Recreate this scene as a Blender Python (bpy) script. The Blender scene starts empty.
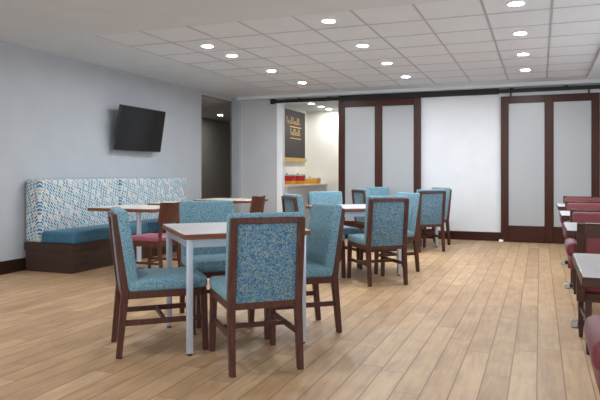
import bpy, bmesh, math, random
from mathutils import Vector, Matrix

# ------------------------------------------------------------------ camera, world, light, exposure
scene = bpy.context.scene
COL = scene.collection
R = math.radians
CAM_H = 1.15
YAW = math.atan(240 / 620)
cam_data = bpy.data.cameras.new('camera')
cam = bpy.data.objects.new('camera', cam_data)
COL.objects.link(cam)
cam.location = (0, 0, CAM_H)
cam.rotation_euler = (R(90), 0, YAW)
cam_data.sensor_width = 36
cam_data.lens = 36 * 620 / 600
cam_data.shift_y = -26 / 600
cam_data.clip_start = 0.02
scene.camera = cam

scene.view_settings.view_transform = 'Standard'
scene.view_settings.look = 'None'
scene.view_settings.gamma = 1
scene.view_settings.use_curve_mapping = False
scene.view_settings.exposure = 0.12

world = bpy.data.worlds.new('daylight')
scene.world = world
world.use_nodes = True
bgn = world.node_tree.nodes['Background']
bgn.inputs['Color'].default_value = (0.80, 0.90, 1.0, 1)
bgn.inputs['Strength'].default_value = 1.0

def area(name, loc, rot, sx, sy, watts, color=(1, 1, 1)):
    l = bpy.data.lights.new(name, 'AREA')
    l.shape = 'RECTANGLE'; l.size = sx; l.size_y = sy
    l.energy = watts; l.color = color
    o = bpy.data.objects.new(name, l)
    o.location = loc; o.rotation_euler = rot
    COL.objects.link(o)
    return o

# added daylight fill, set at the invented openings behind the camera and at right
area('fill_rear', (-2.4, -2.93, 1.65), (R(90), 0, 0), 5.6, 1.7, 160, (0.90, 0.96, 1.0))
for wy in (1.0, 4.2, 7.4):
    area('fill_side', (2.33, wy, 1.65), (0, R(90), 0), 1.7, 2.2, 30, (0.90, 0.96, 1.0))
# unseen lamps without fixtures, added to brighten the near left floor
for lx, ly in ((-4.3, 3.9), (-2.6, 2.6), (-4.3, 1.6)):
    l = bpy.data.lights.new('fill_lamp', 'AREA'); l.shape = 'DISK'; l.size = 0.16
    l.energy = 12; l.color = (1.0, 0.97, 0.92)
    lo = bpy.data.objects.new('fill_lamp', l); lo.location = (lx, ly, 2.655); COL.objects.link(lo)
LAMP = 550.0       # brightness of the downlight lenses

# ------------------------------------------------------------------ mesh helpers
class MB:
    def __init__(self):
        self.bm = bmesh.new()
    def _merge(self, tmp, mat=None):
        if mat is not None:
            bmesh.ops.transform(tmp, matrix=mat, verts=tmp.verts)
        me = bpy.data.meshes.new('tmp')
        tmp.to_mesh(me); tmp.free()
        self.bm.from_mesh(me)
        bpy.data.meshes.remove(me)
        return self
    def box(self, x0, x1, y0, y1, z0, z1, bev=0.0, seg=1, mat=None):
        t = bmesh.new()
        bmesh.ops.create_cube(t, size=1)
        bmesh.ops.scale(t, vec=(x1 - x0, y1 - y0, z1 - z0), verts=t.verts)
        bmesh.ops.translate(t, vec=((x0 + x1) / 2, (y0 + y1) / 2, (z0 + z1) / 2), verts=t.verts)
        if bev > 0:
            bmesh.ops.bevel(t, geom=list(t.edges), offset=bev, segments=seg, profile=0.5, affect='EDGES')
        return self._merge(t, mat)
    def beam(self, pts, w, d, side=(1, 0, 0), bev=0.003):
        """square bar swept through pts; w along `side`, d across; w, d may be lists"""
        t = bmesh.new()
        n = len(pts)
        ws = w if isinstance(w, (list, tuple)) else [w] * n
        ds = d if isinstance(d, (list, tuple)) else [d] * n
        P = [Vector(p) for p in pts]
        S0 = Vector(side).normalized()
        rings = []
        for i, p in enumerate(P):
            if i == 0: tan = P[1] - P[0]
            elif i == n - 1: tan = P[-1] - P[-2]
            else: tan = (P[i + 1] - P[i]).normalized() + (P[i] - P[i - 1]).normalized()
            tan.normalize()
            S = (S0 - tan * S0.dot(tan)).normalized()
            U = tan.cross(S).normalized()
            ring = [t.verts.new(p + S * a * ws[i] / 2 + U * b * ds[i] / 2)
                    for a, b in ((-1, -1), (1, -1), (1, 1), (-1, 1))]
            rings.append(ring)
        for a, b in zip(rings, rings[1:]):
            for k in range(4):
                t.faces.new((a[k], a[(k + 1) % 4], b[(k + 1) % 4], b[k]))
        t.faces.new(rings[0][::-1]); t.faces.new(rings[-1])
        bmesh.ops.recalc_face_normals(t, faces=t.faces)
        if bev > 0:
            bmesh.ops.bevel(t, geom=[e for e in t.edges if e.calc_length() > bev * 2.5 and e.calc_face_angle(0) > 0.5],
                            offset=bev, segments=1, affect='EDGES')
        return self._merge(t)
    def tube(self, pts, r, n=12):
        t = bmesh.new()
        P = [Vector(p) for p in pts]
        rs = r if isinstance(r, (list, tuple)) else [r] * len(P)
        rings = []
        for i, p in enumerate(P):
            if i == 0: tan = P[1] - P[0]
            elif i == len(P) - 1: tan = P[-1] - P[-2]
            else: tan = P[i + 1] - P[i - 1]
            tan.normalize()
            ref = Vector((0, 0, 1)) if abs(tan.z) < 0.9 else Vector((1, 0, 0))
            S = tan.cross(ref).normalized(); U = S.cross(tan)
            rings.append([t.verts.new(p + (S * math.cos(2 * math.pi * k / n) + U * math.sin(2 * math.pi * k / n)) * rs[i]) for k in range(n)])
        for a, b in zip(rings, rings[1:]):
            for k in range(n):
                t.faces.new((a[k], a[(k + 1) % n], b[(k + 1) % n], b[k]))
        t.faces.new(rings[0][::-1]); t.faces.new(rings[-1])
        bmesh.ops.recalc_face_normals(t, faces=t.faces)
        return self._merge(t)
    def lathe(self, prof, n=24, loc=(0, 0, 0)):
        t = bmesh.new()
        rings = []
        for r, z in prof:
            rings.append([t.verts.new((loc[0] + r * math.cos(2 * math.pi * k / n), loc[1] + r * math.sin(2 * math.pi * k / n), loc[2] + z)) for k in range(n)])
        for a, b in zip(rings, rings[1:]):
            for k in range(n):
                t.faces.new((a[k], a[(k + 1) % n], b[(k + 1) % n], b[k]))
        t.faces.new(rings[0][::-1]); t.faces.new(rings[-1])
        bmesh.ops.recalc_face_normals(t, faces=t.faces)
        return self._merge(t)
    def slab(self, corners_lo, corners_hi, bev=0.0, seg=2):
        """hexahedron from two quads"""
        t = bmesh.new()
        a = [t.verts.new(c) for c in corners_lo]; b = [t.verts.new(c) for c in corners_hi]
        t.faces.new(a[::-1]); t.faces.new(b)
        for k in range(4):
            t.faces.new((a[k], a[(k + 1) % 4], b[(k + 1) % 4], b[k]))
        bmesh.ops.recalc_face_normals(t, faces=t.faces)
        if bev > 0:
            bmesh.ops.bevel(t, geom=list(t.edges), offset=bev, segments=seg, profile=0.5, affect='EDGES')
        return self._merge(t)
    def prism(self, outline, axis, a0, a1, bev=0.0):
        """outline of 2D points extruded along axis 'x','y' or 'z'"""
        t = bmesh.new()
        def P(p, a):
            return {'x': (a, p[0], p[1]), 'y': (p[0], a, p[1]), 'z': (p[0], p[1], a)}[axis]
        lo = [t.verts.new(P(p, a0)) for p in outline]; hi = [t.verts.new(P(p, a1)) for p in outline]
        t.faces.new(lo); t.faces.new(hi[::-1])
        n = len(outline)
        for k in range(n):
            t.faces.new((lo[k], lo[(k + 1) % n], hi[(k + 1) % n], hi[k]))
        bmesh.ops.recalc_face_normals(t, faces=t.faces)
        if bev > 0:
            bmesh.ops.bevel(t, geom=list(t.edges), offset=bev, segments=2, affect='EDGES')
        return self._merge(t)
    def build(self, name, mat, parent=None, smooth=True):
        me = bpy.data.meshes.new(name)
        self.bm.to_mesh(me); self.bm.free()
        if smooth:
            for p in me.polygons: p.use_smooth = True
            me.set_sharp_from_angle(angle=R(38))
        me.materials.append(mat)
        o = bpy.data.objects.new(name, me)
        COL.objects.link(o)
        if parent is not None: o.parent = parent
        return o

def empty(name, loc=(0, 0, 0), rz=0):
    o = bpy.data.objects.new(name, None)
    o.empty_display_size = 0.1
    o.location = loc; o.rotation_euler = (0, 0, rz)
    COL.objects.link(o)
    return o
def tag(o, label=None, cat=None, group=None, kind=None):
    if label: o['label'] = label
    if cat: o['category'] = cat
    if group: o['group'] = group
    if kind: o['kind'] = kind
    return o
def struct(name, mb, mat):
    return tag(mb.build(name, mat), kind='structure')
def copy_tree(o, parent=None):
    kids = list(o.children)
    c = o.copy(); COL.objects.link(c)
    if parent is not None: c.parent = parent
    for k in kids: copy_tree(k, c)
    return c

# ------------------------------------------------------------------ materials
class NT:
    def __init__(self, name):
        self.m = bpy.data.materials.new(name); self.m.use_nodes = True
        self.t = self.m.node_tree; self.n = self.t.nodes; self.l = self.t.links
        self.b = self.n['Principled BSDF']
    def new(self, kind, **kw):
        nd = self.n.new(kind)
        for k, v in kw.items(): setattr(nd, k, v)
        return nd
    def put(self, sock, v):
        if hasattr(v, 'is_output') or isinstance(v, bpy.types.NodeSocket): self.l.new(v, sock)
        else: sock.default_value = v
    def math(self, op, a, b=None, c=None, clamp=False):
        nd = self.new('ShaderNodeMath', operation=op, use_clamp=clamp)
        for s, v in zip(nd.inputs, (a, b, c)):
            if v is not None: self.put(s, v)
        return nd.outputs[0]
    def mix(self, fac, a, b, blend='MIX'):
        nd = self.new('ShaderNodeMix', data_type='RGBA', blend_type=blend)
        self.put(nd.inputs[0], fac); self.put(nd.inputs[6], a); self.put(nd.inputs[7], b)
        return nd.outputs[2]
    def coords(self, scale=(1, 1, 1), rot=(0, 0, 0), loc=(0, 0, 0), kind='Object'):
        tc = self.new('ShaderNodeTexCoord'); mp = self.new('ShaderNodeMapping')
        self.l.new(tc.outputs[kind], mp.inputs[0])
        mp.inputs['Scale'].default_value = scale; mp.inputs['Rotation'].default_value = rot; mp.inputs['Location'].default_value = loc
        return mp.outputs[0]
    def noise(self, vec, scale, detail=3, rough=0.5):
        nd = self.new('ShaderNodeTexNoise')
        self.l.new(vec, nd.inputs['Vector']); nd.inputs['Scale'].default_value = scale
        nd.inputs['Detail'].default_value = detail; nd.inputs['Roughness'].default_value = rough
        return nd.outputs['Fac']
    def ramp(self, fac, stops, interp='LINEAR'):
        nd = self.new('ShaderNodeValToRGB'); cr = nd.color_ramp; cr.interpolation = interp
        while len(cr.elements) < len(stops): cr.elements.new(0.5)
        for e, (p, c) in zip(cr.elements, stops):
            e.position = p; e.color = (*c, 1) if len(c) == 3 else c
        self.put(nd.inputs[0], fac)
        return nd.outputs[0]
    def bump(self, h, strength=0.2, dist=0.01):
        nd = self.new('ShaderNodeBump'); nd.inputs['Strength'].default_value = strength; nd.inputs['Distance'].default_value = dist
        self.l.new(h, nd.inputs['Height']); self.l.new(nd.outputs[0], self.b.inputs['Normal'])
    def col(self, v): self.put(self.b.inputs['Base Color'], v if not isinstance(v, tuple) else (*v, 1))
    def rough(self, v): self.put(self.b.inputs['Roughness'], v)
    def done(self): return self.m

def srgb(r, g, b):
    f = lambda c: (c / 255 / 12.92) if c / 255 <= 0.04045 else ((c / 255 + 0.055) / 1.055) ** 2.4
    return (f(r), f(g), f(b))

def paint(name, c, rough=0.6, var=0.03):
    k = NT(name); v = k.coords()
    n = k.noise(v, 3.0, 4)
    k.col(k.ramp(n, [(0.3, tuple(x * (1 - var) for x in c)), (0.7, tuple(min(1, x * (1 + var)) for x in c))]))
    k.rough(rough); k.bump(k.noise(v, 220, 2), 0.05, 0.002)
    return k.done()

def wood(name, dark, light, axis='z', rough=0.4, scale=1.0):
    k = NT(name)
    st = {'x': (2, 30, 30), 'y': (30, 2, 30), 'z': (30, 30, 2)}[axis]
    v = k.coords(tuple(s * scale for s in st))
    n = k.noise(v, 1.6, 5, 0.6)
    k.col(k.ramp(n, [(0.25, dark), (0.75, light)]))
    k.rough(rough); k.b.inputs['Specular IOR Level'].default_value = 0.25; k.bump(n, 0.08, 0.002)
    return k.done()

def metal(name, c, rough=0.35, metallic=0.6):
    k = NT(name); v = k.coords((60, 60, 4))
    n = k.noise(v, 2.0, 3)
    k.col(k.ramp(n, [(0.3, tuple(x * .94 for x in c)), (0.7, c)]))
    k.b.inputs['Metallic'].default_value = metallic; k.rough(rough)
    return k.done()

def weave(name, base, dark, light, speck=None, amount=0.35, scale=170, rough=0.9):
    """woven upholstery: small mottled flecks of three yarn colours"""
    k = NT(name); v = k.coords()
    n1 = k.noise(v, scale, 2, 0.6)
    n2 = k.noise(v, 14, 3)
    a = k.ramp(n1, [(0.36, dark), (0.5, base), (0.66, light)])
    big = k.ramp(n2, [(0.3, tuple(x * 0.9 for x in base)), (0.7, tuple(min(1, x * 1.08) for x in base))])
    c = k.mix(amount, big, a)
    if speck:
        vo = k.new('ShaderNodeTexVoronoi'); k.l.new(v, vo.inputs['Vector']); vo.inputs['Scale'].default_value = scale * 0.62
        sep = k.new('ShaderNodeSeparateColor'); k.l.new(vo.outputs['Color'], sep.inputs[0])
        c = k.mix(k.math('GREATER_THAN', sep.outputs[0], 0.68), c, (*speck, 1))
        c = k.mix(k.math('GREATER_THAN', sep.outputs[1], 0.74), c, (*dark, 1))
    k.col(c); k.rough(rough)
    k.b.inputs['Sheen Weight'].default_value = 0.08
    k.bump(n1, 0.15, 0.003)
    return k.done()

M = {}
M['wall'] = paint('wall_paint_grey', srgb(170, 174, 180))
M['wall_back'] = paint('wall_paint_back', srgb(190, 191, 194))
M['wall_white'] = paint('wall_paint_white', srgb(222, 223, 227))
M['wall_buffet'] = paint('wall_paint_buffet', srgb(240, 238, 230))
M['wall_hall'] = paint('wall_paint_hall', srgb(178, 174, 170))
M['trim_white'] = paint('trim_white', srgb(248, 248, 249), 0.4, 0.01)
M['ceiling'] = paint('ceiling_paint', srgb(208, 214, 221), 0.8)
M['tile'] = paint('ceiling_tile', srgb(216, 222, 230), 0.9, 0.02)
M['tile_gap'] = paint('ceiling_grid_grey', srgb(178, 182, 188), 0.7)
M['dark_wood'] = wood('bench_wood_dark', srgb(50, 35, 30), srgb(78, 57, 50), 'y', 0.45)
M['door_wood'] = wood('door_wood', srgb(46, 18, 9), srgb(70, 30, 17), 'z', 0.35)
M['door_wood_h'] = wood('door_wood_rails', srgb(46, 18, 9), srgb(70, 30, 17), 'x', 0.35)
M['base_wood'] = wood('baseboard_wood', srgb(34, 20, 16), srgb(52, 32, 26), 'x', 0.4)
M['chair_wood'] = wood('chair_wood', srgb(60, 37, 33), srgb(96, 60, 51), 'z', 0.35, 1.5)
M['cafe_wood'] = wood('cafe_chair_wood', srgb(66, 38, 28), srgb(96, 58, 43), 'z', 0.35)
M['booth_wood'] = wood('armchair_wood', srgb(54, 34, 27), srgb(80, 52, 42), 'x', 0.4)
M['edge_wood'] = wood('table_edge_wood', srgb(104, 62, 42), srgb(138, 86, 58), 'x', 0.4)
M['board_wood'] = wood('sign_ledge_wood', srgb(190, 150, 90), srgb(220, 184, 122), 'y', 0.5)
M['laminate'] = paint('table_laminate', srgb(200, 195, 197), 0.28, 0.02)
M['laminate_warm'] = paint('table_laminate_warm', srgb(208, 201, 190), 0.28, 0.02)
M['silver'] = metal('silver_leg', srgb(190, 198, 212), 0.4, 0.35)
M['steel'] = metal('brushed_steel', srgb(200, 200, 200), 0.3, 0.8)
M['black_metal'] = metal('black_steel', srgb(9, 9, 10), 0.6, 0.0)
M['black_plastic'] = paint('black_plastic', srgb(24, 25, 28), 0.35, 0.02)
M['screen'] = paint('screen_glass', srgb(20, 21, 23), 0.16, 0.02)
M['teal'] = weave('chair_fabric_teal', srgb(102, 142, 158), srgb(56, 96, 116), srgb(150, 174, 180), amount=0.75, scale=130)
M['teal_rear'] = weave('chair_fabric_rear', srgb(80, 122, 148), srgb(50, 88, 120), srgb(108, 144, 158), srgb(132, 142, 128), 0.5, scale=230)
M['teal_plain'] = weave('bench_seat_teal', srgb(44, 96, 122), srgb(32, 78, 104), srgb(62, 116, 138), amount=0.3, scale=60, rough=0.6)
M['red'] = weave('red_upholstery', srgb(112, 42, 50), srgb(88, 30, 38), srgb(136, 58, 64), amount=0.3, scale=80, rough=0.6)
M['pink'] = weave('rose_seat', srgb(146, 74, 94), srgb(120, 56, 74), srgb(166, 94, 110), amount=0.3, scale=80, rough=0.6)
M['counter_top'] = paint('counter_top', srgb(236, 232, 222), 0.3)
M['counter_face'] = paint('counter_face', srgb(212, 213, 216), 0.5)
M['tray_red'] = paint('red_plastic', srgb(206, 36, 42), 0.4)
M['tray_amber'] = paint('amber_plastic', srgb(232, 160, 40), 0.4)
M['tray_lid'] = paint('pale_lid', srgb(196, 206, 198), 0.3)
M['chalk'] = paint('chalkboard', srgb(58, 52, 52), 0.7)
M['gold'] = paint('gold_lettering', srgb(226, 186, 116), 0.5)

def emissive(name, c, s):
    k = NT(name); k.col(c); k.b.inputs['Emission Color'].default_value = (*c, 1)
    k.b.inputs['Emission Strength'].default_value = s
    return k.done()
M['lens'] = emissive('downlight_lens', (0.90, 0.96, 1.0), LAMP)
M['lens_warm'] = emissive('downlight_lens_warm', (0.98, 0.98, 0.96), LAMP * 0.42)

def frosted():
    k = NT('frosted_glass'); v = k.coords()
    n = k.noise(v, 300, 2)
    k.col(k.ramp(n, [(0.3, srgb(168, 170, 173)), (0.7, srgb(176, 178, 181))]))
    k.rough(0.32); k.b.inputs['Transmission Weight'].default_value = 0.08
    k.bump(n, 0.05, 0.001)
    return k.done()
M['frosted'] = frosted()

def floor_mat():
    k = NT('floor_planks')
    tc = k.new('ShaderNodeTexCoord'); sp = k.new('ShaderNodeSeparateXYZ'); k.l.new(tc.outputs['Object'], sp.inputs[0])
    W, L = 0.142, 1.5
    u = k.math('DIVIDE', k.math('ADD', sp.outputs[0], 0.016), W)
    row = k.math('FLOOR', u); fu = k.math('SUBTRACT', u, row)
    wn = k.new('ShaderNodeTexWhiteNoise', noise_dimensions='1D'); k.l.new(row, wn.inputs['W'])
    vv = k.math('ADD', k.math('DIVIDE', sp.outputs[1], L), k.math('MULTIPLY', wn.outputs['Value'], 7.0))
    colm = k.math('FLOOR', vv); fv = k.math('SUBTRACT', vv, colm)
    cmb = k.new('ShaderNodeCombineXYZ'); k.l.new(row, cmb.inputs[0]); k.l.new(colm, cmb.inputs[1])
    wn2 = k.new('ShaderNodeTexWhiteNoise', noise_dimensions='2D'); k.l.new(cmb.outputs[0], wn2.inputs['Vector'])
    tone = wn2.outputs['Value']
    # grain, shifted from plank to plank
    add = k.new('ShaderNodeVectorMath', operation='ADD'); k.l.new(tc.outputs['Object'], add.inputs[0])
    sc = k.new('ShaderNodeVectorMath', operation='SCALE'); k.l.new(wn2.outputs['Color'], sc.inputs[0]); sc.inputs['Scale'].default_value = 20
    k.l.new(sc.outputs[0], add.inputs[1])
    mp = k.new('ShaderNodeMapping'); k.l.new(add.outputs[0], mp.inputs[0]); mp.inputs['Scale'].default_value = (26, 2.2, 1)
    g = k.noise(mp.outputs[0], 1.3, 5, 0.62)
    mp2 = k.new('ShaderNodeMapping'); k.l.new(add.outputs[0], mp2.inputs[0]); mp2.inputs['Scale'].default_value = (5, 3.0, 1)
    g2 = k.noise(mp2.outputs[0], 1.2, 3, 0.5)
    base = k.ramp(tone, [(0.0, srgb(178, 144, 108)), (0.5, srgb(189, 155, 119)), (1.0, srgb(199, 166, 130))])
    gr = k.ramp(g, [(0.25, (0.62, 0.58, 0.54)), (0.55, (1, 1, 1)), (0.8, (1.08, 1.07, 1.05))])
    c = k.mix(0.75, base, gr, 'MULTIPLY')
    c = k.mix(0.6, c, k.ramp(g2, [(0.3, (0.72, 0.70, 0.69)), (0.65, (1.06, 1.05, 1.03))]), 'MULTIPLY')
    # seams
    eu = k.math('MINIMUM', fu, k.math('SUBTRACT', 1.0, fu))
    ev = k.math('MINIMUM', fv, k.math('SUBTRACT', 1.0, fv))
    su = k.math('LESS_THAN', eu, 0.024); sv = k.math('LESS_THAN', ev, 0.0030)
    seam = k.math('MAXIMUM', su, k.math('MULTIPLY', sv, 0.55))
    c = k.mix(k.math('MULTIPLY', seam, 0.72), c, (*srgb(92, 68, 50), 1))
    k.col(c)
    k.rough(k.math('ADD', 0.36, k.math('MULTIPLY', g, 0.2)))
    k.b.inputs['Specular IOR Level'].default_value = 0.4
    k.bump(k.math('SUBTRACT', k.math('MULTIPLY', g, 0.2), seam), 0.25, 0.002)
    return k.done()
M['floor'] = floor_mat()

def bench_fabric():
    """short slanted dashes of teal, blue and taupe yarn on an off-white ground"""
    k = NT('bench_dash_fabric')
    tc = k.new('ShaderNodeTexCoord'); sp = k.new('ShaderNodeSeparateXYZ'); k.l.new(tc.outputs['Object'], sp.inputs[0])
    y, z = k.math('SUBTRACT', sp.outputs[1], sp.outputs[0]), sp.outputs[2]
    ca, sa = math.cos(R(52)), math.sin(R(52))
    u = k.math('ADD', k.math('MULTIPLY', y, ca), k.math('MULTIPLY', z, -sa))
    w = k.math('ADD', k.math('MULTIPLY', y, sa), k.math('MULTIPLY', z, ca))
    rw = k.math('DIVIDE', w, 0.029)
    row = k.math('FLOOR', rw); fr = k.math('SUBTRACT', rw, row)
    uu = k.math('ADD', k.math('DIVIDE', u, 0.066), k.math('MULTIPLY', row, 0.37))
    col = k.math('FLOOR', uu); fc = k.math('SUBTRACT', uu, col)
    cmb = k.new('ShaderNodeCombineXYZ'); k.l.new(row, cmb.inputs[0]); k.l.new(col, cmb.inputs[1])
    wn = k.new('ShaderNodeTexWhiteNoise', noise_dimensions='2D'); k.l.new(cmb.outputs[0], wn.inputs['Vector'])
    dash = k.ramp(wn.outputs['Value'], [(0.0, srgb(70, 124, 150)), (0.24, srgb(112, 154, 170)), (0.52, srgb(178, 166, 154)), (0.66, srgb(190, 193, 190)), (0.76, srgb(58, 110, 144))], 'CONSTANT')
    inside = k.math('MULTIPLY', k.math('MULTIPLY', k.math('GREATER_THAN', fr, 0.36), k.math('GREATER_THAN', fc, 0.26)), 1.0)
    c = k.mix(inside, (*srgb(194, 198, 197), 1), dash)
    k.col(c); k.rough(0.85); k.bump(inside, 0.1, 0.002)
    return k.done()
M['dash'] = bench_fabric()

# ------------------------------------------------------------------ the room
H = 2.67
LX, RX, BY, RY = -5.75, 2.4, 11.15, -3.0
struct('floor', MB().box(-8.3, RX + 0.3, RY - 0.2, 18.1, -0.1, 0), M['floor'])
# ceiling: drywall ring round a tile field
GX0, GX1, GY0, GY1 = -4.565, 0.685, 5.53, 10.57
cb = MB()
cb.box(LX - 0.15, RX + 0.2, RY - 0.2, GY0, H, H + 0.12)
cb.box(LX - 0.15, RX + 0.2, GY1, 14.3, H, H + 0.12)
cb.box(LX + 0.17, RX, BY - 0.2, BY, H - 0.058, H)
cb.box(LX - 0.15, GX0, GY0, GY1, H, H + 0.12)
cb.box(GX1, RX + 0.2, GY0, GY1, H - 0.03, H + 0.12)
struct('ceiling', cb, M['ceiling'])
PX, PY = 0.5833, 0.63
tb = MB()
for i in range(9):
    for j in range(8):
        x0, y0 = GX0 + i * PX, GY0 + j * PY
        g, gy = 0.009, 0.013
        tb.box(x0 + g, x0 + PX - g, y0 + gy, y0 + PY - gy, H + 0.004, H + 0.05, 0.004)
struct('ceiling_tiles', tb, M['tile'])
gb = MB()
for i in range(10):
    gb.box(GX0 + i * PX - .009, GX0 + i * PX + .009, GY0, GY1, H + 0.001, H + 0.03)
for j in range(9):
    gb.box(GX0, GX1, GY0 + j * PY - .011, GY0 + j * PY + .011, H + 0.0012, H + 0.03)
struct('ceiling_grid', gb, M['tile_gap'])
struct('ceiling_deck', MB().box(GX0, GX1, GY0, GY1, H + 0.06, H + 0.12), M['tile_gap'])

# left wall with the hall opening at its far end
OY0, OY1, OZ = 9.88, BY + 0.15, 2.6
wl = MB()
wl.box(LX - 0.15, LX, RY, OY0, 0, H)
wl.box(LX - 0.15, LX, OY0, OY1, OZ, H)
struct('wall_left', wl, M['wall'])
struct('baseboard_left', MB().box(LX, LX + 0.015, RY, OY0, 0, 0.15, 0.004), M['base_wood'])
# hall
hb = MB()
hb.box(-8.2, -8.05, 6.0, 18.0, 0, OZ)
hb.box(-8.05, LX - 0.15, 17.85, 18.0, 0, OZ)
hb.box(LX - 0.15, LX, OY1, 18.0, 0, OZ)
hb.box(-8.05, LX - 0.15, 5.85, 6.0, 0, OZ)
struct('wall_hall', hb, M['wall_hall'])
struct('ceiling_hall', MB().box(-8.2, LX - 0.15, 5.9, 18.0, OZ, OZ + 0.06), M['ceiling'])
# pilaster at the hall corner
struct('trim_1', MB().box(LX, LX + 0.17, BY - 0.08, BY, 0, H, 0.004), M['wall'])

# back wall: opening to the buffet behind the left sliding door
OX0, OX1 = -4.65, -2.3
wb = MB()
wb.box(LX, -4.8, BY, BY + 0.15, 0, H)
wb.box(OX0, OX1, BY, BY + 0.15, 2.55, H)
struct('wall_back', wb, M['wall_back'])
wb2 = MB()
wb2.box(OX1, RX, BY, BY + 0.15, 0, H)
struct('wall_back_white', wb2, M['wall_white'])
struct('trim_2', MB().box(-4.8, OX0 - 0.03, BY - 0.015, BY + 0.11, 0, H - 0.02, 0.004), M['trim_white'])
bbb = MB()
bbb.box(OX1, RX, BY - 0.015, BY, 0, 0.15, 0.004)
struct('baseboard_back', bbb, M['door_wood_h'])
struct('baseboard_back_left', MB().box(LX + 0.17, -4.8, BY - 0.015, BY, 0, 0.15, 0.004), M['base_wood'])
# right wall and rear wall; their unseen windows are added to light the room
wr = MB()
ys = [RY, -0.1, 2.1, 3.1, 5.3, 6.3, 8.5, BY]
for i in range(0, 8, 2):
    wr.box(RX, RX + 0.15, ys[i], ys[i + 1], 0, H)
for i in range(1, 7, 2):
    wr.box(RX, RX + 0.15, ys[i], ys[i + 1], 0, 0.8)
    wr.box(RX, RX + 0.15, ys[i], ys[i + 1], 2.5, H)
struct('wall_right', wr, M['wall_white'])
wq = MB()
wq.box(LX, RX + 0.15, RY - 0.15, RY, 0, 0.8)
wq.box(LX, RX + 0.15, RY - 0.15, RY, 2.5, H)
wq.box(LX, -5.2, RY - 0.15, RY, 0.8, 2.5)
wq.box(1.2, RX + 0.15, RY - 0.15, RY, 0.8, 2.5)
struct('wall_rear', wq, M['wall_white'])
def window(n, x0, x1, y0, y1, axis):
    m = MB()
    if axis == 'y':
        for a, b in ((y0, y0 + .06), (y1 - .06, y1), ((y0 + y1) / 2 - .03, (y0 + y1) / 2 + .03)):
            m.box(x0, x1, a, b, 0.8, 2.5)
        m.box(x0, x1, y0, y1, 0.8, 0.86); m.box(x0, x1, y0, y1, 2.44, 2.5)
    else:
        k = 4
        for q in range(k + 1):
            c = x0 + .03 + (x1 - x0 - .06) * q / k
            m.box(c - .03, c + .03, y0, y1, 0.8, 2.5)
        m.box(x0, x1, y0, y1, 0.8, 0.86); m.box(x0, x1, y0, y1, 2.44, 2.5)
    struct('window_%d' % n, m, M['black_metal'])
window(1, RX + 0.04, RX + 0.1, -0.1, 2.1, 'y')
window(2, RX + 0.04, RX + 0.1, 3.1, 5.3, 'y')
window(3, RX + 0.04, RX + 0.1, 6.3, 8.5, 'y')
window(4, -5.2, 1.2, RY - 0.1, RY - 0.04, 'x')

# buffet room beyond the opening
BX0, BX1, BBY = -5.3, -2.0, 14.1
wz = MB()
wz.box(BX0 - 0.15, BX0, BY + 0.15, BBY + 0.15, 0, H)
wz.box(BX0, BX1, BBY, BBY + 0.15, 0, H)
wz.box(BX1, BX1 + 0.15, BY + 0.15, BBY + 0.15, 0, H)
struct('wall_buffet', wz, M['wall_buffet'])
struct('trim_3', MB().box(-4.345, -4.13, BBY - 0.2, BBY, 0, H, 0.004), M['trim_white'])

# ------------------------------------------------------------------ sliding doors and their rail
def sliding_door(n, x0, x1, z1, label):
    root = empty('sliding_door', ((x0 + x1) / 2, BY - 0.075, 0))
    tag(root, label, 'door', 'sliding barn doors on the black rail')
    w = x1 - x0; a, b = -w / 2, w / 2
    d0, d1 = -0.0225, 0.0225
    f = MB()
    for s0, s1 in ((a, a + 0.125), (b - 0.125, b), (-0.07, 0.07)):
        f.box(s0, s1, d0, d1, 0.012, z1, 0.004)
    f.build('stiles', M['door_wood'], root)
    r = MB()
    for s0, s1 in ((a + 0.125, -0.07), (0.07, b - 0.125)):
        r.box(s0, s1, d0 + 0.002, d1 - 0.002, 0.012, 0.28, 0.002)
        r.box(s0, s1, d0 + 0.002, d1 - 0.002, z1 - 0.125, z1, 0.002)
    r.build('rails', M['door_wood_h'], root)
    for s0, s1 in ((a + 0.125, -0.07), (0.07, b - 0.125)):
        MB().box(s0, s1, -0.006, 0.006, 0.28, z1 - 0.125).build('frosted_pane', M['frosted'], root)
    for hx in (a + 0.16, b - 0.16):
        h = MB()
        h.box(hx - 0.012, hx + 0.012, d0 + 0.006, d1 - 0.006, z1 - 0.01, min(2.5135, z1 + 0.06) if z1 > 2.48 else 2.526, 0.001)
        h.build('hanger', M['black_metal'], root)
    return root
sliding_door(1, -3.51, -1.98, 2.51, 'left dark wood sliding door with two frosted panes, by the buffet opening')
sliding_door(2, -0.62, 0.90, 2.465, 'right dark wood sliding door with two frosted panes, beyond the red armchairs')
rl = empty('sliding_rail', (-4.9, BY - 0.07, 2.56))
tag(rl, 'long black sliding door rail running along the top of the back wall', 'rail')
MB().box(0, 7.2, -0.022, 0.022, -0.032, 0.032, 0.004).build('bar', M['black_metal'], rl)
MB().box(1.39, 4.25, -0.028, 0.05, -0.045, 0.044, 0.004).build('track_cover', M['black_metal'], rl)
for q in (0.02, 7.12):
    MB().box(q - 0.02, q + 0.07, -0.034, 0.034, -0.05, 0.05, 0.006).build('end_stop', M['black_metal'], rl)
for q in (0.6, 1.2, 2.0, 2.75, 3.4, 4.15, 4.45, 5.3, 6.1):
    m = MB(); m.box(q - 0.03, q + 0.03, -0.026, 0.07, -0.02, 0.044, 0.004)
    m.build('bracket', M['black_metal'], rl)
g = MB().box(-0.65, -0.58, BY - 0.115, BY - 0.02, 0, 0.035, 0.004)
tag(g.build('floor_guide', M['trim_white']), 'small pale floor guide at the foot of the right sliding door', 'door guide')

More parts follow.
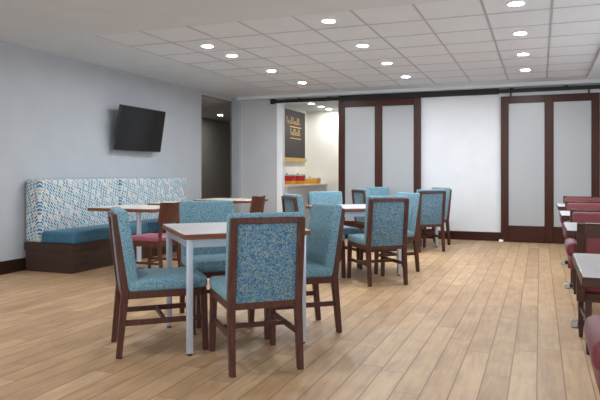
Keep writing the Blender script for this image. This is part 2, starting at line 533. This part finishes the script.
# ------------------------------------------------------------------ downlights
def downlight(name='recessed_downlight', lens='lens'):
    root = empty(name)
    MB().lathe([(0.058, -0.001), (0.076, -0.001), (0.080, -0.006), (0.076, -0.010), (0.061, -0.007), (0.058, -0.001)], 28).build('trim_ring', M['trim_white'], root)
    MB().lathe([(0.0585, -0.003), (0.054, -0.006)], 28).build('lens', M[lens], root)
    return root
dl = downlight()
rows = {-3.69: 'row nearest the television wall', -1.96: 'middle row', -0.20: 'right row, over the bare floor'}
order = ['nearest', 'second nearest', 'third', 'farthest']
first = True
for x, rn in rows.items():
    for q, y in enumerate((6.48 if x < -3 else 5.85, 7.11, 8.37, 9.63)):
        o = dl if first else copy_tree(dl)
        first = False
        o.location = (x, y, H + 0.004)
        tag(o, 'recessed ceiling light, %s of four in the %s' % (order[q], rn), 'ceiling light', 'downlights in the tiled ceiling')
dlw = downlight('recessed_downlight', 'lens_warm')
for q, (y, w_) in enumerate(((12.55, 'nearest'), (13.2, 'middle'), (13.75, 'farthest'))):
    o = dlw if q == 0 else copy_tree(dlw)
    o.location = (-4.6, y, H)
    tag(o, 'small warm ceiling light in the buffet room, %s of three' % w_, 'ceiling light', 'downlights in the buffet room')
o = copy_tree(dlw); o.location = (-7.3, 13.45, OZ)
tag(o, 'lone round ceiling light in the dark hall opening', 'ceiling light')
if 'group' in o: del o['group']

# ------------------------------------------------------------------ television
tv = empty('television', (LX, 7.81, 1.815))
tag(tv, 'black flat television tilted forward on the grey wall', 'television')
tv_m = Matrix.Translation((0.175, 0, 0)) @ Matrix.Rotation(R(9), 4, 'Y')
MB().box(-0.018, 0.012, -0.565, 0.565, -0.325, 0.325, 0.006, 2, tv_m).build('casing', M['black_plastic'], tv)
MB().box(0.0122, 0.0135, -0.554, 0.554, -0.308, 0.316, 0, 1, tv_m).build('screen', M['screen'], tv)
MB().box(-0.05, -0.018, -0.35, 0.35, -0.24, 0.12, 0.01, 2, tv_m).build('rear_housing', M['black_plastic'], tv)
m = MB(); m.box(0, 0.02, -0.2, 0.2, -0.15, 0.15, 0.003); m.box(0.02, 0.13, -0.04, 0.04, -0.06, 0.06, 0.003)
m.build('wall_mount', M['black_metal'], tv)

# ------------------------------------------------------------------ banquette benches
def banquette(y0, y1, label):
    root = empty('banquette', (LX + 0.017, y0, 0))
    tag(root, label, 'bench', 'patterned benches along the grey wall')
    L = y1 - y0
    p = MB()
    p.box(0.02, 0.71, 0.004, L - 0.004, 0.0, 0.325, 0.004)
    p.box(0.0, 0.712, 0.0, L, 0.255, 0.335, 0.003)
    p.build('plinth', M['dark_wood'], root)
    MB().box(0.245, 0.735, 0.005, L - 0.005, 0.335, 0.475, 0.035, 4).build('seat_cushion', M['teal_plain'], root)
    MB().box(0.01, 0.24, 0.0, L, 0.335, 1.09, 0.045, 5).build('backrest', M['dash'], root)
    return root
banquette(5.70, 7.20, 'nearer patterned bench with teal seat and bare dark end panel')
banquette(7.202, 8.98, 'farther patterned bench, beyond the seam, reaching the hall corner')

# ------------------------------------------------------------------ pedestal tables at the benches
def pedestal_table(hx, hy, lam, edge, arms, col):
    root = empty('pedestal_table')
    MB().box(-hx + .004, hx - .004, -hy + .004, hy - .004, 0.742, 0.757, 0.004).build('tabletop', M[lam], root)
    e = MB(); e.box(-hx, hx, -hy, hy, 0.715, 0.752, 0.004)
    e.build('edge_band', M[edge], root)
    MB().box(-0.17, 0.17, -0.17, 0.17, 0.70, 0.716, 0.003).build('top_plate', M['black_metal'], root)
    MB().tube([(0, 0, 0.05), (0, 0, 0.702)], 0.03, 16).build('column', M[col], root)
    f = MB()
    for dx, dy in arms:
        f.beam([(0, 0, 0.055), (dx * 0.5, dy * 0.5, 0.045), (dx, dy, 0.02)], [0.06, 0.055, 0.05], [0.05, 0.035, 0.03], side=(-dy, dx, 0))
    f.build('foot', M['steel'], root)
    for dx, dy in arms:
        MB().lathe([(0.018, 0), (0.02, 0.006), (0.012, 0.012)], 12, (dx * .94, dy * .94, 0)).build('glide', M['black_metal'], root)
    return root
pt = pedestal_table(0.46, 0.37, 'laminate_warm', 'edge_wood', ((0.36, 0), (-0.36, 0), (0, 0.3), (0, -0.3)), 'silver')
for q, (y, lab) in enumerate(((6.27, 'white topped wood edged table before the near end of the bench'),
                              (7.47, 'second pedestal table along the bench, mostly hidden behind a wooden chair back'),
                              (8.67, 'farthest pedestal table along the bench, by the hall corner'))):
    o = pt if q == 0 else copy_tree(pt)
    o.location = (-4.51, y, 0)
    tag(o, lab, 'table', 'tables along the patterned bench')

# ------------------------------------------------------------------ small wooden cafe chairs with rose seats
def cafe_chair():
    root = empty('cafe_chair')
    MB().box(-0.205, 0.205, -0.19, 0.21, 0.43, 0.485, 0.022, 3).build('seat', M['pink'], root)
    f = MB(); f.box(-0.19, 0.19, -0.185, 0.19, 0.375, 0.43, 0.004)
    f.build('seat_frame', M['cafe_wood'], root)
    # bowed back panel
    t = MB(); n = 8
    lo = []; 
    for q in range(n):
        x0 = -0.205 + 0.41 * q / n; x1 = -0.205 + 0.41 * (q + 1) / n
        c = lambda x: -0.235 - 0.035 * (1 - (x / 0.205) ** 2)
        tz0, tz1 = 0.84 + 0.012 * (abs(x0) / .205), 0.84 + 0.012 * (abs(x1) / .205)
        t.slab([(x0, c(x0) + .035, 0.625), (x1, c(x1) + .035, 0.625), (x1, c(x1) + .053, 0.625), (x0, c(x0) + .053, 0.625)],
               [(x0, c(x0), tz0), (x1, c(x1), tz1), (x1, c(x1) + .018, tz1), (x0, c(x0) + .018, tz0)])
    t.build('back_panel', M['cafe_wood'], root)
    for s in (-1, 1):
        MB().beam([(s * .185, -.225, 0), (s * .175, -.18, .43), (s * .15, -.205, .66)], [.03, .036, .028], [.03, .036, .022]).build('rear_leg', M['cafe_wood'], root)
        MB().beam([(s * .185, .19, 0), (s * .175, .175, .43)], [.028, .036], [.028, .036]).build('front_leg', M['cafe_wood'], root)
        MB().beam([(s * .18, -.2, .2), (s * .18, .182, .2)], .02, .025).build('stretcher', M['cafe_wood'], root)
    MB().beam([(-.18, .0, .2), (.18, .0, .2)], .02, .02, side=(0, 1, 0)).build('stretcher', M['cafe_wood'], root)
    return root
cc = cafe_chair()
# faces the bench (-x)
cc.location = (-3.93, 5.74, 0); cc.rotation_euler = (0, 0, R(90))
tag(cc, 'small wooden chair with rose seat at the near bench table', 'chair', 'small wooden chairs at the bench tables')
o = copy_tree(cc); o.location = (-3.83, 7.75, 0); o.rotation_euler = (0, 0, R(90))
tag(o, 'small wooden chair showing only its brown back, at the farthest bench table', 'chair', 'small wooden chairs at the bench tables')

# ------------------------------------------------------------------ teal dining chairs
def rake(z):
    return -0.238 - 0.05 * max(0.0, (z - 0.42)) / 0.5
def dining_chair():
    root = empty('dining_chair')
    W = 0.215
    s = MB(); s.box(-0.228, 0.228, -0.235, 0.275, 0.405, 0.49, 0.03, 4)
    s.build('seat', M['teal'], root)
    f = MB()
    f.box(-0.222, 0.222, 0.235, 0.268, 0.365, 0.412, 0.003)
    f.box(-0.20, 0.20, -0.262, -0.225, 0.368, 0.412, 0.003)
    for sx in (-1, 1):
        f.box(min(sx * .19, sx * .222), max(sx * .19, sx * .222), -0.25, 0.25, 0.366, 0.412, 0.003)
    f.build('seat_frame', M['chair_wood'], root)
    # padded back, wrapping over the top and sides
    z0, z1 = 0.43, 0.925
    a, b = rake(z0), rake(z1)
    c = MB()
    w0, w1 = 0.222, 0.228
    c.slab([(-w0, a - .004, z0), (w0, a - .004, z0), (w0, a + .085, z0), (-w0, a + .085, z0)],
           [(-w1, b - .02, z1), (w1, b - .02, z1), (w1, b + .055, z1), (-w1, b + .055, z1)], 0.018, 3)
    c.build('backrest', M['teal'], root)
    # inset rear panel
    zz0, zz1 = 0.405, 0.872
    a, b = rake(zz0), rake(zz1)
    c = MB()
    c.slab([(-.182, a - .024, zz0), (.182, a - .024, zz0), (.182, a + .01, zz0), (-.182, a + .01, zz0)],
           [(-.182, b - .026, zz1), (.182, b - .026, zz1), (.182, b + .006, zz1), (-.182, b + .006, zz1)], 0.004, 2)
    c.build('rear_panel', M['teal_rear'], root)
    for sx in (-1, 1):
        MB().beam([(sx * .205, -.285, 0), (sx * .203, -.247, .40), (sx * .202, rake(.65) - .018, .65), (sx * .203, rake(.9) - .024, .9)],
                  [.036, .044, .044, .042], [.036, .046, .042, .034]).build('rear_leg', M['chair_wood'], root)
        MB().beam([(sx * .205, .262, 0), (sx * .2, .25, .37)], [.034, .044], [.034, .044]).build('front_leg', M['chair_wood'], root)
        MB().beam([(sx * .203, -.262, .215), (sx * .203, .255, .215)], .022, .034).build('side_stretcher', M['chair_wood'], root)
    b = rake(.885)
    MB().beam([(-.19, b - .022, .884), (.19, b - .022, .884)], .034, .036, side=(0, 1, 0)).build('top_rail', M['chair_wood'], root)
    MB().beam([(-.2, .0, .215), (.2, .0, .215)], .022, .03, side=(0, 1, 0)).build('cross_stretcher', M['chair_wood'], root)
    return root
dc = dining_chair()
TCX, TCY = -2.05, 3.96
seats = [  # offset from the table centre, heading
    (-0.325, -0.42, -48, 'left'), (0.39, -0.47, 41, 'front'), (0.34, 0.31, 131, 'right'), (-0.37, 0.42, -135, 'rear')]
tabs = [(TCX, TCY, 'nearest table'), (-2.03, 6.97, 'middle table'), (-2.06, 9.88, 'farthest table')]
how = {'left': 'teal upholstered chair on the bench side of the %s, seen from its wooden side',
       'front': 'teal upholstered chair at the %s with its framed back to the camera',
       'right': 'teal upholstered chair on the open floor side of the %s, angled away',
       'rear': 'teal upholstered chair facing the camera across the %s'}
jit = random.Random(4)
first = True
for ti, (cx, cy, tn) in enumerate(tabs):
    for dx, dy, rz, side in seats:
        o = dc if first else copy_tree(dc)
        first = False
        o.location = (cx + dx, cy + dy, 0); o.rotation_euler = (0, 0, R(rz + (jit.uniform(-2, 2) if ti else 0)))
        tag(o, how[side] % tn, 'chair', 'teal chairs round the square tables')

# ------------------------------------------------------------------ square tables on silver legs
def square_table():
    root = empty('dining_table')
    h = 0.43
    MB().box(-h + .004, h - .004, -h + .004, h - .004, 0.755, 0.774, 0.004).build('tabletop', M['laminate'], root)
    MB().box(-h, h, -h, h, 0.738, 0.7695, 0.004).build('edge_band', M['edge_wood'], root)
    q = 0.385
    for sx in (-1, 1):
        for sy in (-1, 1):
            l = MB(); l.box(sx * q - .02, sx * q + .02, sy * q - .02, sy * q + .02, 0.012, 0.738, 0.004, 2)
            leg = l.build('leg', M['silver'], root)
            MB().lathe([(0.016, 0), (0.018, 0.004), (0.018, 0.013)], 12, (sx * q, sy * q, 0)).build('glide', M['black_metal'], leg)
    a = MB()
    for s in (-1, 1):
        a.box(-q + .02, q - .02, s * q - .012, s * q + .012, 0.682, 0.738, 0.002)
        a.box(s * q - .012, s * q + .012, -q + .02, q - .02, 0.682, 0.738, 0.002)
    a.build('apron', M['silver'], root)
    return root
dt = square_table()
for q, (cx, cy, tn) in enumerate(tabs):
    o = dt if q == 0 else copy_tree(dt)
    o.location = (cx, cy, 0); o.rotation_euler = (0, 0, R(42.5))
    tag(o, ['nearest square white topped table on four silver legs',
            'middle square table, behind the nearest one and its teal chairs',
            'farthest square table, hidden among chairs before the left sliding door'][q], 'table', 'square tables with teal chairs')

# ------------------------------------------------------------------ the row of tables and red armchairs on the right
def window_table():
    root = empty('window_table')
    hx, hy = 0.45, 0.38
    MB().box(-hx + .004, hx, -hy + .004, hy - .004, 0.742, 0.758, 0.004).build('tabletop', M['laminate'], root)
    MB().box(-hx, hx, -hy, hy, 0.712, 0.7535, 0.004).build('edge_band', M['booth_wood'], root)
    MB().tube([(0, 0, 0.04), (0, 0, 0.712)], 0.035, 16).build('column', M['black_metal'], root)
    f = MB(); f.box(-0.4, 0.4, -0.035, 0.035, 0.012, 0.05, 0.006)
    f.box(-0.035, 0.035, -0.3, 0.3, 0.012, 0.05, 0.006)
    f.build('foot', M['black_metal'], root)
    for s in (-1, 1):
        MB().box(min(s * .36, s * .41), max(s * .36, s * .41), -0.038, 0.038, 0.0, 0.052, 0.006).build('foot_cap', M['steel'], root)
    return root
def armchair():
    """facing +y; origin under the middle of the seat"""
    root = empty('armchair')
    MB().box(-0.23, 0.23, -0.22, 0.25, 0.38, 0.49, 0.035, 4).build('seat', M['red'], root)
    f = MB(); f.box(-0.235, 0.235, -0.235, 0.235, 0.33, 0.385, 0.004)
    f.build('seat_frame', M['booth_wood'], root)
    c = MB()
    c.slab([(-.235, -.225, .45), (.235, -.225, .45), (.235, -.14, .45), (-.235, -.14, .45)],
           [(-.24, -.285, .825), (.24, -.285, .825), (.24, -.22, .825), (-.24, -.22, .825)], 0.022, 3)
    c.build('back_cushion', M['red'], root)
    fr = MB()
    for sx in (-1, 1):
        fr.beam([(sx * .232, -.25, .34), (sx * .232, -.262, .55), (sx * .232, -.315, .84)], .05, .034)
    fr.beam([(-.21, -.303, .796), (.21, -.303, .796)], .034, .085, side=(0, 1, 0))
    fr.beam([(-.21, -.255, .48), (.21, -.255, .48)], .03, .08, side=(0, 1, 0))
    fr.build('back_frame', M['booth_wood'], root)
    p = MB()
    p.slab([(-.206, -.262, .51), (.206, -.262, .51), (.206, -.235, .51), (-.206, -.235, .51)],
           [(-.206, -.305, .765), (.206, -.305, .765), (.206, -.27, .765), (-.206, -.27, .765)], 0.005, 2)
    p.build('rear_panel', M['red'], root)
    for sx in (-1, 1):
        x0, x1 = sorted((sx * .235, sx * .315))
        MB().box(x0, x1, -.235, .14, .61, .705, .036, 4).build('armrest', M['red'], root)
        x0, x1 = sorted((sx * .24, sx * .295))
        MB().box(x0, x1, -.225, .12, .53, .615, .026, 3).build('side_pad', M['red'], root)
        MB().beam([(sx * .205, .2, 0), (sx * .205, .19, .345)], [.028, .036], [.028, .036]).build('front_leg', M['booth_wood'], root)
        MB().beam([(sx * .25, .06, .35), (sx * .262, .085, .62)], [.026, .026], [.03, .03]).build('arm_post', M['booth_wood'], root)
        MB().beam([(sx * .185, -.25, 0), (sx * .185, -.215, .345)], [.03, .04], [.03, .04]).build('rear_leg', M['booth_wood'], root)
        MB().beam([(sx * .185, -.232, .2), (sx * .203, .195, .2)], .02, .03).build('side_stretcher', M['booth_wood'], root)
    return root
wt = window_table()
tys = [(2.99, 0.60), (5.10, 0.625), (6.80, 0.64), (8.55, 0.655)]
tl = ['nearest white topped table of the right hand row, at the frame edge',
      'second white topped table in the red armchair row, only its corner showing',
      'third white topped table in the red armchair row, a small pale corner',
      'farthest white topped table in the red armchair row, before the frosted door']
for q, (y, x) in enumerate(tys):
    o = wt if q == 0 else copy_tree(wt)
    o.location = (x, y, 0)
    tag(o, tl[q], 'table', 'tables in the red armchair row')
ac = armchair()
arm = [(0.445, 2.06, 0, 'red armchair nearest the camera, showing only a rounded arm and leg'),
       (0.475, 4.60, 0, 'red armchair with dark wooden back frame, just beyond the nearest white table'),
       (0.50, 5.56, 180, 'red armchair facing the camera behind the second white table'),
       (0.52, 6.29, 0, 'red armchair turned away, its rail just above the second table armchair'),
       (0.52, 7.32, 180, 'red armchair facing the camera behind the third white table'),
       (0.54, 8.05, 0, 'red armchair turned away, its rail above the third table armchair'),
       (0.56, 9.12, 180, 'farthest red armchair, topmost of the red backs before the frosted door')]
for q, (x, y, rz, lab) in enumerate(arm):
    o = ac if q == 0 else copy_tree(ac)
    o.location = (x, y, 0); o.rotation_euler = (0, 0, R(rz))
    tag(o, lab, 'armchair', 'red armchairs in the right hand row')

# ------------------------------------------------------------------ buffet counter, trays and the chalkboard
ct = empty('buffet_counter', (-5.02, 12.83, 0))
tag(ct, 'grey buffet counter with pale top along the buffet wall', 'counter')
MB().box(-0.26, 0.25, -1.24, 1.25, 0.0, 0.885, 0.003).build('base', M['counter_face'], ct)
MB().box(-0.265, 0.275, -1.26, 1.255, 0.885, 0.925, 0.005).build('worktop', M['counter_top'], ct)
def bin_unit(w, body, second, label, loc):
    root = empty('serving_bin', loc)
    tag(root, label, 'serving bin', 'coloured bins on the buffet counter')
    if second:
        MB().slab([(-w, -.11, 0.0), (w, -.11, 0.0), (w, .11, 0.0), (-w, .11, 0.0)],
                  [(-w - .01, -.12, .075), (w + .01, -.12, .075), (w + .01, .12, .075), (-w - .01, .12, .075)], .008).build('lower_tray', M[second], root)
        z = .075
    else: z = 0.0
    MB().slab([(-w, -.11, z), (w, -.11, z), (w, .11, z), (-w, .11, z)],
              [(-w - .014, -.125, z + .11), (w + .014, -.125, z + .11), (w + .014, .125, z + .11), (-w - .014, .125, z + .11)], .01).build('bin', M[body], root)
    MB().box(-w - .012, w + .012, -.125, .125, z + .11, z + .145, .012, 2).build('lid', M['tray_lid'], root)
    MB().box(-.02, .02, -.01, .01, z + .142, z + .162, .004).build('knob', M['black_plastic'], root)
    return root
bin_unit(.15, 'tray_red', 'tray_amber', 'red bin over amber tray, nearest the white trim on the counter', (-5.02, 12.2, .925))
bin_unit(.13, 'tray_red', 'tray_amber', 'red bin over amber tray, second from the white trim on the counter', (-4.99, 12.75, .925))
bin_unit(.22, 'tray_amber', None, 'single low amber bin at the far end of the counter', (-5.0, 13.55, .925))

bd = empty('chalkboard_sign', (BX0, 13.3, 2.02))
tag(bd, 'dark chalkboard sign with gold script and pale wood ledge in the buffet room', 'sign')
MB().box(0.0, 0.03, -0.72, 0.66, -0.50, 0.585, 0.004).build('board', M['chalk'], bd)
MB().box(0.0, 0.06, -0.72, 0.67, -0.59, -0.50, 0.005).build('ledge', M['board_wood'], bd)
def script_line(y0, y1, z, hgt, seed):
    rr = random.Random(seed); t = MB(); n = 60; pts = []
    for q in range(n + 1):
        a = q / n
        amp = hgt * (1.0 if (int(a * 9) % 4 in (0, 3)) else 0.5)
        pts.append((0.034, y0 + (y1 - y0) * a + 0.03 * math.sin(a * 2 * math.pi * 9 + 1.2), z + amp * 0.5 * (1 + math.sin(a * 2 * math.pi * 9)) ))
    t.tube(pts, 0.0045, 6)
    return t
for y0, y1, z, hh, sd in ((-.52, .28, .27, .16, 1), (-.30, .30, .02, .15, 2)):
    script_line(y0, y1, z, hh, sd).build('lettering', M['gold'], bd)
for y0, y1, z in ((-.32, .38, .20), (-.30, .36, -.06)):
    MB().box(0.03, 0.036, y0, y1, z, z + 0.014).build('underline', M['gold'], bd)
